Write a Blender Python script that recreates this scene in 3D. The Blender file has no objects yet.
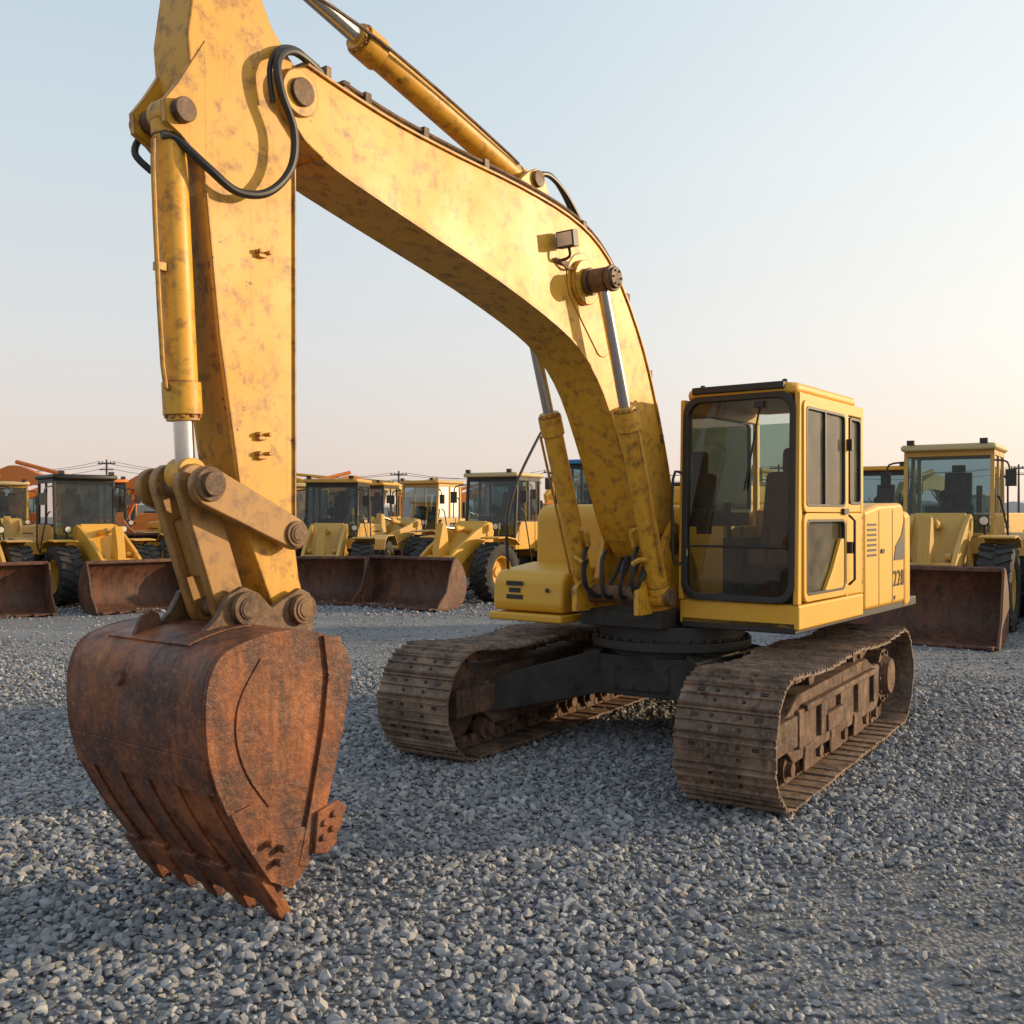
import bpy, math, random, bmesh
import numpy as np
from mathutils import Vector, Matrix, noise
random.seed(4); np.random.seed(4)
R=math.radians
scene=bpy.context.scene
# ---------------------------------------------------------------- materials
def new_mat(name):
    m=bpy.data.materials.new(name); m.use_nodes=True
    nt=m.node_tree; b=nt.nodes['Principled BSDF']
    return m,nt,b
def N(nt,t,**k):
    n=nt.nodes.new(t)
    for a,v in k.items(): setattr(n,a,v)
    return n
def ramp(nt,fac,stops):
    r=N(nt,'ShaderNodeValToRGB'); nt.links.new(fac,r.inputs['Fac'])
    e=r.color_ramp.elements
    while len(e)<len(stops): e.new(0.5)
    for i,(p,c) in enumerate(stops):
        e[i].position=p; e[i].color=(c[0],c[1],c[2],1) if hasattr(c,'__len__') else (c,c,c,1)
    return r.outputs['Color']
def noi(nt,co,scale,detail=6,rough=.6,sc=(1,1,1),loc=(0,0,0)):
    mp=N(nt,'ShaderNodeMapping'); mp.inputs['Scale'].default_value=sc; mp.inputs['Location'].default_value=loc
    nt.links.new(co,mp.inputs['Vector'])
    n=N(nt,'ShaderNodeTexNoise'); n.inputs['Scale'].default_value=scale; n.inputs['Detail'].default_value=detail; n.inputs['Roughness'].default_value=rough
    nt.links.new(mp.outputs[0],n.inputs['Vector']); return n.outputs['Fac']
def mix(nt,fac,a,b,mode='MIX'):
    m=N(nt,'ShaderNodeMix'); m.data_type='RGBA'; m.blend_type=mode
    for s,v in ((m.inputs[0],fac),(m.inputs[6],a),(m.inputs[7],b)):
        if isinstance(v,(int,float)): s.default_value=v
        elif hasattr(v,'__len__'): s.default_value=(v[0],v[1],v[2],1)
        else: nt.links.new(v,s)
    return m.outputs[2]
def bump(nt,b,h,strength=.3,dist=.01):
    bp=N(nt,'ShaderNodeBump'); bp.inputs['Strength'].default_value=strength; bp.inputs['Distance'].default_value=dist
    nt.links.new(h,bp.inputs['Height']); nt.links.new(bp.outputs[0],b.inputs['Normal'])
def paint(name,base,wear=.5,edge=False,dust=.35,low=None):
    m,nt,b=new_mat(name); co=N(nt,'ShaderNodeTexCoord').outputs['Object']
    dark=[base[0]*.94,base[1]*.91,base[2]*.88]; lite=[min(1,c*1.03+.003) for c in base]
    c=ramp(nt,noi(nt,co,.8,2,.5),[(.3,dark),(.5,base),(.75,lite)])
    # thin run-down grime
    st=ramp(nt,noi(nt,co,9,3,.55,(4,4,.12)),[(.56,0),(.80,1)])
    st2=mix(nt,1,st,(dust,dust,dust),'MULTIPLY')
    c=mix(nt,st2,c,(.30,.15,.035))
    chipn=noi(nt,co,13,6,.7,loc=(3,1,7))
    # chips cluster: a broad mask decides where paint is damaged
    cl=noi(nt,co,1.6,3,.5,loc=(7,4,2))
    clm=N(nt,'ShaderNodeMapRange'); clm.inputs['From Min'].default_value=.45; clm.inputs['From Max'].default_value=.70; clm.inputs['To Min'].default_value=-.05; clm.inputs['To Max'].default_value=.07
    nt.links.new(cl,clm.inputs['Value'])
    ad=N(nt,'ShaderNodeMath',operation='ADD'); nt.links.new(chipn,ad.inputs[0]); nt.links.new(clm.outputs[0],ad.inputs[1]); chipn=ad.outputs[0]
    if low:
        sx=N(nt,'ShaderNodeSeparateXYZ'); nt.links.new(co,sx.inputs[0])
        mr=N(nt,'ShaderNodeMapRange'); mr.inputs['From Min'].default_value=low[0]; mr.inputs['From Max'].default_value=low[1]; mr.inputs['To Min'].default_value=.11; mr.inputs['To Max'].default_value=0
        nt.links.new(sx.outputs['Z'],mr.inputs['Value'])
        ad=N(nt,'ShaderNodeMath',operation='ADD'); nt.links.new(chipn,ad.inputs[0]); nt.links.new(mr.outputs[0],ad.inputs[1]); chipn=ad.outputs[0]
    t=.74-.045*wear
    halo=ramp(nt,chipn,[(t-.02,0),(t,.4)]); c=mix(nt,halo,c,(.38,.15,.03))
    sp=ramp(nt,chipn,[(t,0),(t+.012,1)]); c=mix(nt,sp,c,(.11,.045,.02))
    scn=ramp(nt,noi(nt,co,9,4,.8,(.4,.4,6),(1,5,2)),[(.73,0),(.75,.4*min(1,wear+.2))]); c=mix(nt,scn,c,(.22,.11,.04))
    if edge:
        bv=N(nt,'ShaderNodeBevel'); bv.samples=2; bv.inputs['Radius'].default_value=.014
        g=N(nt,'ShaderNodeNewGeometry'); d=N(nt,'ShaderNodeVectorMath',operation='DOT_PRODUCT')
        nt.links.new(bv.outputs[0],d.inputs[0]); nt.links.new(g.outputs['Normal'],d.inputs[1])
        nz=noi(nt,co,11,4,.7)
        a=N(nt,'ShaderNodeMath',operation='MULTIPLY_ADD'); nt.links.new(nz,a.inputs[0]); a.inputs[1].default_value=-.26; nt.links.new(d.outputs['Value'],a.inputs[2])
        e=ramp(nt,a.outputs[0],[(.80,1),(.87,0)])
        c=mix(nt,e,c,(.12,.05,.025))
    nt.links.new(c,b.inputs['Base Color'])
    r=ramp(nt,noi(nt,co,2,3,.6),[(.3,.42),(.7,.54)]); nt.links.new(r,b.inputs['Roughness'])
    bump(nt,b,noi(nt,co,2.2,2,.5),.05,.02)
    return m
def rusty(name,stops,rough=.7,bs=.5,sc=2.2):
    m,nt,b=new_mat(name); co=N(nt,'ShaderNodeTexCoord').outputs['Object']
    c=ramp(nt,noi(nt,co,sc,8,.72),stops)
    sc2=ramp(nt,noi(nt,co,7,6,.72,(1,1,.16)),[(.46,0),(.66,.85)])
    c=mix(nt,sc2,c,[x*.55 for x in stops[0][1]])
    c=mix(nt,ramp(nt,noi(nt,co,30,5,.75),[(.50,0),(.66,.45)]),c,stops[-1][1])
    c=mix(nt,ramp(nt,noi(nt,co,3.4,6,.7,loc=(5,2,9)),[(.56,0),(.70,.45)]),c,(.20,.145,.10))
    nt.links.new(c,b.inputs['Base Color'])
    rr=ramp(nt,noi(nt,co,6,4,.6),[(.3,rough-.2),(.7,rough+.15)]); nt.links.new(rr,b.inputs['Roughness'])
    bump(nt,b,noi(nt,co,22,7,.72),bs,.015)
    return m
def plain(name,col,rough=.5,metal=0,var=.25,sc=6,bs=.15):
    m,nt,b=new_mat(name); co=N(nt,'ShaderNodeTexCoord').outputs['Object']
    c=ramp(nt,noi(nt,co,sc,4,.6),[(.3,[x*(1-var) for x in col]),(.7,[min(1,x*(1+var)) for x in col])])
    nt.links.new(c,b.inputs['Base Color']); b.inputs['Roughness'].default_value=rough; b.inputs['Metallic'].default_value=metal
    return m
def glass(name,tint,refl=1.45,d0=.01,d1=.10,dcol=(.34,.31,.26)):
    m=bpy.data.materials.new(name); m.use_nodes=True; nt=m.node_tree; nt.nodes.clear()
    o=N(nt,'ShaderNodeOutputMaterial'); t=N(nt,'ShaderNodeBsdfTransparent'); g=N(nt,'ShaderNodeBsdfGlossy'); d=N(nt,'ShaderNodeBsdfDiffuse')
    t.inputs[0].default_value=(*tint,1); g.inputs['Roughness'].default_value=.03; d.inputs[0].default_value=(*dcol,1)
    f=N(nt,'ShaderNodeFresnel'); f.inputs[0].default_value=refl
    mx=N(nt,'ShaderNodeMixShader'); nt.links.new(f.outputs[0],mx.inputs[0]); nt.links.new(t.outputs[0],mx.inputs[1]); nt.links.new(g.outputs[0],mx.inputs[2])
    co=N(nt,'ShaderNodeTexCoord').outputs['Object']
    dirt=ramp(nt,noi(nt,co,3,5,.65),[(.4,d0),(.8,d1)])
    m2=N(nt,'ShaderNodeMixShader'); nt.links.new(dirt,m2.inputs[0]); nt.links.new(mx.outputs[0],m2.inputs[1]); nt.links.new(d.outputs[0],m2.inputs[2])
    nt.links.new(m2.outputs[0],o.inputs[0]); return m
Y=(.69,.35,.024)
YEL=paint('yellow_paint_boom',Y,.2,True,.28)
YELS=paint('yellow_paint_stick',(.66,.325,.026),.7,True,.5,(1.3,3.0))
YELC=paint('yellow_paint_cab',(.69,.37,.032),-.2,False,.18)
YELL=paint('link_paint',(.36,.18,.04),2.4,True,.8)
LY1=paint('loader_yellow',(.66,.35,.035),.6,False,.5)
LY2=paint('loader_yellow_dusty',(.55,.33,.07),.6,False,.6)
ORG=paint('excavator_orange',(.62,.17,.02),.3,False,.4)
CREAM=paint('cab_cream',(.52,.41,.20),.2,False,.4)
RUST=rusty('bucket_rust',[(.36,(.05,.022,.017)),(.48,(.125,.04,.02)),(.57,(.26,.076,.022)),(.70,(.43,.155,.04))],.52,.65)
RUSTD=rusty('bucket_rust_dark',[(.28,(.04,.022,.016)),(.5,(.12,.048,.026)),(.75,(.24,.10,.05))],.65,.5,1.5)
PINR=rusty('pin_rust',[(.3,(.05,.028,.02)),(.5,(.14,.07,.032)),(.75,(.28,.16,.06))],.6,.5,9)
TRK=rusty('track_steel',[(.32,(.06,.042,.033)),(.5,(.18,.115,.075)),(.70,(.36,.25,.17))],.6,.7,4)
TRKF=rusty('track_frame_mud',[(.3,(.03,.02,.015)),(.5,(.12,.06,.034)),(.72,(.28,.17,.10))],.8,.8,4)
BLK=plain('black_metal',(.022,.021,.02),.5)
DRK=plain('dark_plate',(.030,.026,.022),.7,0,.55)
HOSE=plain('rubber_hose',(.018,.018,.018),.45)
CHR=plain('chrome_rod',(.62,.60,.57),.22,1,.1,8,.02)
TIRE=plain('tire_rubber',(.035,.033,.03),.85,0,.4,5,.3)
GLS=glass('cab_glass',(.60,.68,.64)); GLL=glass('loader_glass',(.38,.50,.56),1.5)
GLD=glass('dust_and_reflection_side_glass',(.62,.66,.58),1.5,.12,.42,(.46,.40,.29))  # beige film: sunlit dust, with the sky reflection painted into its colour
SEAT=plain('seat_fabric',(.24,.10,.045),.9)
LAMP=plain('lamp_lens',(.62,.58,.5),.15)
WHT=plain('white_plastic',(.55,.53,.50),.5)
BLUE=plain('blue_panel',(.03,.16,.38),.5)
CONC=plain('concrete_wall',(.33,.31,.28),.9)
WOOD=plain('pole_wood',(.10,.085,.07),.9)
# ---------------------------------------------------------------- mesh builder
def cr(pts,n=6):
    P=[Vector(p) for p in pts]; out=[]; L=len(P)
    for i in range(L-1):
        p0,p1,p2,p3=P[max(i-1,0)],P[i],P[i+1],P[min(i+2,L-1)]
        for k in range(n):
            t=k/n
            out.append(.5*((2*p1)+(-p0+p2)*t+(2*p0-5*p1+4*p2-p3)*t*t+(-p0+3*p1-3*p2+p3)*t**3))
    out.append(P[-1]); return out
def cr2(pts,n=4): return [(p.x,p.y) for p in cr([(a,b,0) for a,b in pts],n)]
class MB:
    def __init__(s): s.v=[]; s.f=[]
    def add(s,vs,fs):
        o=len(s.v); s.v+= [tuple(v) for v in vs]; s.f+=[[i+o for i in f] for f in fs]; return s
    def box(s,c,d,rot=None):
        vs=[]
        for x in(-.5,.5):
            for y in(-.5,.5):
                for z in(-.5,.5):
                    v=Vector((x*d[0],y*d[1],z*d[2]))
                    if rot is not None: v=rot@v
                    vs.append(v+Vector(c))
        return s.add(vs,[(0,1,3,2),(4,6,7,5),(0,4,5,1),(2,3,7,6),(0,2,6,4),(1,5,7,3)])
    def bx(s,x0,x1,y0,y1,z0,z1): return s.box(((x0+x1)/2,(y0+y1)/2,(z0+z1)/2),(x1-x0,y1-y0,z1-z0))
    def _ex(s,a,b):
        n=len(a); return s.add(a+b,[list(range(n)),list(range(2*n-1,n-1,-1))]+[(i,(i+1)%n,(i+1)%n+n,i+n) for i in range(n)])
    def prism(s,p,y0,y1): return s._ex([(a[0],y0,a[1]) for a in p],[(a[0],y1,a[1]) for a in p])
    def prismx(s,p,x0,x1): return s._ex([(x0,a[0],a[1]) for a in p],[(x1,a[0],a[1]) for a in p])
    def prismz(s,p,z0,z1): return s._ex([(a[0],a[1],z0) for a in p],[(a[0],a[1],z1) for a in p])
    def shell(s,p,y0,y1,t):
        P=[Vector((a[0],a[1])) for a in p]; q=[]
        for i,a in enumerate(P):
            d=(P[min(i+1,len(P)-1)]-P[max(i-1,0)]).normalized(); q.append(a+Vector((-d.y,d.x))*t)
        n=len(P); vs=[(a.x,y0,a.y) for a in P]+[(a.x,y1,a.y) for a in P]+[(a.x,y0,a.y) for a in q]+[(a.x,y1,a.y) for a in q]
        fs=[]
        for i in range(n-1):
            fs+=[(i,i+1,n+i+1,n+i),(2*n+i,3*n+i,3*n+i+1,2*n+i+1),(i,2*n+i,2*n+i+1,i+1),(n+i,n+i+1,3*n+i+1,3*n+i)]
        fs+=[(0,n,3*n,2*n),(n-1,3*n-1,4*n-1,2*n-1)]
        return s.add(vs,fs)
    def cyl(s,p0,p1,r,r1=None,n=20):
        p0=Vector(p0);p1=Vector(p1); r1=r if r1 is None else r1
        q=(p1-p0).to_track_quat('Z','Y').to_matrix(); vs=[]
        for p,rr in((p0,r),(p1,r1)):
            for i in range(n):
                a=2*math.pi*i/n; vs.append(p+q@Vector((rr*math.cos(a),rr*math.sin(a),0)))
        return s.add(vs,[list(range(n))[::-1],list(range(n,2*n))]+[(i,(i+1)%n,(i+1)%n+n,i+n) for i in range(n)])
    def tube(s,pts,r,n=10,sm=6):
        P=cr(pts,sm) if sm>1 else [Vector(p) for p in pts]; vs=[]; L=len(P); up=None
        for i,p in enumerate(P):
            d=(P[min(i+1,L-1)]-P[max(i-1,0)]).normalized()
            if up is None: up=d.orthogonal().normalized()
            up=(up-d*up.dot(d)).normalized(); w=d.cross(up)
            for k in range(n):
                a=2*math.pi*k/n; vs.append(p+(up*math.cos(a)+w*math.sin(a))*r)
        fs=[(i*n+k,i*n+(k+1)%n,(i+1)*n+(k+1)%n,(i+1)*n+k) for i in range(L-1) for k in range(n)]
        return s.add(vs,fs+[list(range(n))[::-1],list(range((L-1)*n,L*n))])
    def lathe(s,prof,c,n=36):
        vs=[];m=len(prof)
        for i in range(n):
            a=2*math.pi*i/n
            for r,y in prof: vs.append((c[0]+r*math.cos(a),c[1]+y,c[2]+r*math.sin(a)))
        fs=[(i*m+k,i*m+k+1,((i+1)%n)*m+k+1,((i+1)%n)*m+k) for i in range(n) for k in range(m-1)]
        return s.add(vs,fs)
    def obj(s,name,mat,parent=None,bevel=0,seg=2,ang=35):
        me=bpy.data.meshes.new(name); me.from_pydata(s.v,[],s.f)
        bm=bmesh.new(); bm.from_mesh(me); bmesh.ops.recalc_face_normals(bm,faces=bm.faces); bm.to_mesh(me); bm.free()
        me.materials.append(mat); me.shade_smooth(); me.set_sharp_from_angle(angle=R(ang))
        o=bpy.data.objects.new(name,me); scene.collection.objects.link(o)
        if parent: o.parent=parent
        if bevel:
            b=o.modifiers.new('Bevel','BEVEL'); b.width=bevel; b.segments=seg; b.limit_method='ANGLE'; b.angle_limit=R(ang); b.harden_normals=True; b.use_clamp_overlap=True
        return o
def empty(name,loc=(0,0,0),ang=0,parent=None,sc=1):
    e=bpy.data.objects.new(name,None); scene.collection.objects.link(e); e.location=loc; e.rotation_euler=(0,0,ang); e.scale=(sc,sc,sc)
    if parent: e.parent=parent
    return e
def rrect(w,h,r,n=5):
    out=[]
    for cx,cy,a0 in((w/2-r,h/2-r,0),(-w/2+r,h/2-r,90),(-w/2+r,-h/2+r,180),(w/2-r,-h/2+r,270)):
        for i in range(n+1):
            a=R(a0+90*i/n); out.append((cx+r*math.cos(a),cy+r*math.sin(a)))
    return out
def ring(b,cy,cz,x0,x1,w,h,r,t,tilt=0,n=5,ax='x'):
    o=rrect(w,h,r,n); i=rrect(w-2*t,h-2*t,max(r-t*.5,.01),n); m=len(o); vs=[]
    for x in(x0,x1):
        for ls in(o,i):
            for a in ls:
                if ax=='x': vs.append((x-tilt*a[1],cy+a[0],cz+a[1]))
                else: vs.append((cy+a[0],x,cz+a[1]))
    fs=[]
    for k in range(m):
        j=(k+1)%m
        fs+=[(k,j,m+j,m+k),(2*m+k,3*m+k,3*m+j,2*m+j),(k,2*m+k,2*m+j,j),(m+k,m+j,3*m+j,3*m+k)]
    b.add(vs,fs)
def capsule(a,b,ra,rb,n=8):
    a=Vector(a);b=Vector(b);d=(b-a).normalized(); out=[]
    for c0,s0,rr in((a,90,ra),(b,-90,rb)):
        for i in range(n+1):
            an=math.atan2(d.y,d.x)+R(s0+180*i/n); out.append((c0.x+rr*math.cos(an),c0.y+rr*math.sin(an)))
    return out

# ---------------------------------------------------------------- ground
def gh(x,y):
    a=max(0,min(1,(34-math.hypot(x,y))/12))
    return a*(.030*noise.noise(Vector((x*.5,y*.5,0)))+.022*noise.noise(Vector((x*1.5,y*1.5,3))))
def sst(a,b,x):
    t=max(0,min(1,(x-a)/(b-a))); return t*t*(3-2*t)
def lane(x,y):
    yy=y+.12*x+1.2*noise.noise(Vector((x*.15,y*.15,8)))
    band=sst(12.2,13.6,yy)*(1-sst(18.5,20.5,yy))*.85
    b2=sst(.16,.4,noise.noise(Vector((x*.16+4,y*.42,5))))*.7
    b3=sst(.08,.3,noise.noise(Vector((x*.7,y*1.1,11))))*.3
    return min(1,max(band,b2)+b3)
xs=sorted(set([-900,-400,-200,-100,-60,-40,-30]+list(np.arange(-24,24.01,.3).round(3))+[30,40,60,100,200,400,900]))
ys=sorted(set([-60,-20,-8]+list(np.arange(-3,34,.3).round(3))+[36,40,48,60,90,150,300,600,1500]))
gv=[(x,y,gh(x,y)-.006) for y in ys for x in xs]; nx=len(xs)
gf=[(j*nx+i,j*nx+i+1,(j+1)*nx+i+1,(j+1)*nx+i) for j in range(len(ys)-1) for i in range(nx-1)]
me=bpy.data.meshes.new('gravel_ground'); me.from_pydata(gv,[],gf); me.shade_smooth()
at=me.attributes.new('lane','FLOAT','POINT'); at.data.foreach_set('value',np.array([lane(v[0],v[1]) if abs(v[0])<35 and v[1]<50 else .4 for v in gv],dtype=np.float32))
gr=bpy.data.objects.new('gravel_ground',me); scene.collection.objects.link(gr)
m,nt,b=new_mat('gravel_ground_mat'); co=N(nt,'ShaderNodeTexCoord').outputs['Object']
vo=N(nt,'ShaderNodeTexVoronoi'); vo.inputs['Scale'].default_value=34; nt.links.new(co,vo.inputs['Vector'])
hs=N(nt,'ShaderNodeSeparateColor'); nt.links.new(vo.outputs['Color'],hs.inputs[0])
c=ramp(nt,hs.outputs[0],[(0,(.098,.102,.11)),(.5,(.20,.205,.217)),(1,(.365,.37,.38))])
la=N(nt,'ShaderNodeAttribute'); la.attribute_name='lane'
fine=ramp(nt,noi(nt,co,45,5,.75),[(.3,(.15,.152,.158)),(.7,(.34,.34,.34))])
c=mix(nt,la.outputs['Fac'],c,fine)
big=ramp(nt,noi(nt,co,.3,7,.6,(1,2.2,1)),[(.35,.8),(.65,1.12)])
c=mix(nt,1,c,big,'MULTIPLY')
dirt=ramp(nt,noi(nt,co,.35,6,.65,(.6,1.8,1),(9,3,0)),[(.50,0),(.68,.35)])
c=mix(nt,dirt,c,(.25,.235,.215))
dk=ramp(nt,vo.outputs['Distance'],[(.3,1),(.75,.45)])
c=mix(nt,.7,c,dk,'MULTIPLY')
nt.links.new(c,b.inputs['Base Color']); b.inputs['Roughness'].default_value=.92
inv=N(nt,'ShaderNodeMath',operation='SUBTRACT'); inv.inputs[0].default_value=1; nt.links.new(vo.outputs['Distance'],inv.inputs[1])
bump(nt,b,inv.outputs[0],.8,.02); me.materials.append(m)
m,nt,b=new_mat('stone'); oi=N(nt,'ShaderNodeObjectInfo'); co=N(nt,'ShaderNodeTexCoord').outputs['Object']
c=ramp(nt,oi.outputs['Random'],[(0,(.09,.096,.11)),(.25,(.165,.172,.19)),(.55,(.24,.247,.265)),(.82,(.345,.35,.36)),(.93,(.32,.28,.235)),(1,(.48,.48,.47))])
c=mix(nt,ramp(nt,noi(nt,co,2.5,4,.7),[(.35,0),(.7,.4)]),c,(.36,.365,.37))
nt.links.new(c,b.inputs['Base Color']); b.inputs['Roughness'].default_value=.82
STONE=m
rc=bpy.data.collections.new('gravel_stones')
for k in range(9):
    bm=bmesh.new(); bmesh.ops.create_icosphere(bm,subdivisions=2 if k<4 else 1,radius=1)
    sx,sy,sz=random.uniform(.85,1.4),random.uniform(.65,1.0),random.uniform(.5,.8)
    for v in bm.verts:
        n=noise.noise(v.co*1.1+Vector((k*7,0,0)))*.6+noise.noise(v.co*2.6+Vector((0,k*5,0)))*.2
        v.co=v.co*(1+n)
    for q in range(6):
        d=Vector((random.gauss(0,1),random.gauss(0,1),random.gauss(0,1))).normalized(); lim=random.uniform(.55,.85)
        for v in bm.verts:
            e=v.co.dot(d)-lim
            if e>0: v.co-=d*e
    for v in bm.verts: v.co=Vector((v.co.x*sx,v.co.y*sy,v.co.z*sz))
    ms=bpy.data.meshes.new('stone'); bm.to_mesh(ms); bm.free(); ms.shade_smooth(); ms.set_sharp_from_angle(angle=R(30)); ms.materials.append(STONE)
    rc.objects.link(bpy.data.objects.new('stone_%d'%k,ms))
pts=[];scl=[]
def zone(y0,y1,sp,r0,r1,wx,ex=2.0):
    y=y0
    while y<y1:
        w=wx(y); n=int(2*w/sp)
        jx=np.random.uniform(-.5,.5,n)*sp*1.5; jy=np.random.uniform(-.5,.5,n)*sp*1.5; rr=np.random.uniform(0,1,n)**ex; pk=np.random.uniform(0,1,n)
        for i in range(n):
            x=-w+i*sp+jx[i]; yy=y+jy[i]; l=lane(x,yy)
            if pk[i]<l*.68: continue
            r=(r0+(r1-r0)*rr[i])*(1-.4*l)
            pts.append((x,yy,gh(x,yy)+r*(.15+.35*random.random()**2))); scl.append(r)
        y+=sp
zone(2.6,9.5,.035,.012,.038,lambda y:.60*y+1.2)
zone(9.5,16,.056,.017,.042,lambda y:.60*y+1.2)
zone(16,30,.13,.022,.05,lambda y:.58*y+1)
for i in range(900):
    u=random.uniform(-.7,.7); bx_,by_=-1.545+.799*u,5.235-.602*u
    x=bx_+random.gauss(0,.13); y=by_+random.gauss(0,.13); d=math.hypot(x-bx_,y-by_); r=random.uniform(.014,.034)
    pts.append((x,y,gh(x,y)+max(0,.055*(1-d/.28))*random.random()+r*.3)); scl.append(r)
pm=bpy.data.meshes.new('gravel'); pm.from_pydata(pts,[],[])
n=len(pts); a=pm.attributes.new('scl','FLOAT','POINT'); a.data.foreach_set('value',np.array(scl,dtype=np.float32))
rt=np.random.uniform(-.6,.6,(n,3)); rt[:,2]*=12; a=pm.attributes.new('rot','FLOAT_VECTOR','POINT'); a.data.foreach_set('vector',rt.astype(np.float32).ravel())
go=bpy.data.objects.new('gravel',pm); scene.collection.objects.link(go)
g=bpy.data.node_groups.new('gravel_scatter','GeometryNodeTree')
g.interface.new_socket('Geometry',in_out='INPUT',socket_type='NodeSocketGeometry'); g.interface.new_socket('Geometry',in_out='OUTPUT',socket_type='NodeSocketGeometry')
gi=g.nodes.new('NodeGroupInput'); gout=g.nodes.new('NodeGroupOutput'); ip=g.nodes.new('GeometryNodeInstanceOnPoints'); ci=g.nodes.new('GeometryNodeCollectionInfo')
ci.inputs['Collection'].default_value=rc; ci.inputs['Separate Children'].default_value=True; ci.inputs['Reset Children'].default_value=True
ip.inputs['Pick Instance'].default_value=True
a1=g.nodes.new('GeometryNodeInputNamedAttribute'); a1.data_type='FLOAT'; a1.inputs[0].default_value='scl'
a2=g.nodes.new('GeometryNodeInputNamedAttribute'); a2.data_type='FLOAT_VECTOR'; a2.inputs[0].default_value='rot'
g.links.new(gi.outputs[0],ip.inputs['Points']); g.links.new(ci.outputs[0],ip.inputs['Instance'])
g.links.new(a1.outputs['Attribute'],ip.inputs['Scale']); g.links.new(a2.outputs['Attribute'],ip.inputs['Rotation'])
g.links.new(ip.outputs[0],gout.inputs[0])
md=go.modifiers.new('scatter','NODES'); md.node_group=g

# ---------------------------------------------------------------- hero excavator
TH=R(37); THT=R(33)
def hang(t): return math.atan2(-math.cos(t),-math.sin(t))
EX=empty('excavator',(1.425,8.956,0))
UP=empty('upperstructure',(0,0,0),hang(TH),EX); UC=empty('undercarriage',(0,0,0),hang(THT),EX)
BY=-.08
r=.43; hz=.475; hs_=1.64
Lp=4*hs_+2*math.pi*r
def path(u):
    u%=Lp
    if u<2*hs_: return Vector((-hs_+u,0,hz-r)),0.0
    u-=2*hs_
    if u<math.pi*r:
        a=u/r; return Vector((hs_+r*math.sin(a),0,hz-r*math.cos(a))),a
    u-=math.pi*r
    if u<2*hs_:
        t=u/(2*hs_); sag=-.045*abs(math.sin(t*math.pi*2))
        return Vector((hs_-u,0,hz+r+sag)),math.pi
    u-=2*hs_; a=u/r; return Vector((-hs_-r*math.sin(a),0,hz+r*math.cos(a))),math.pi+a
NS=50; pitch=Lp/NS
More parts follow.
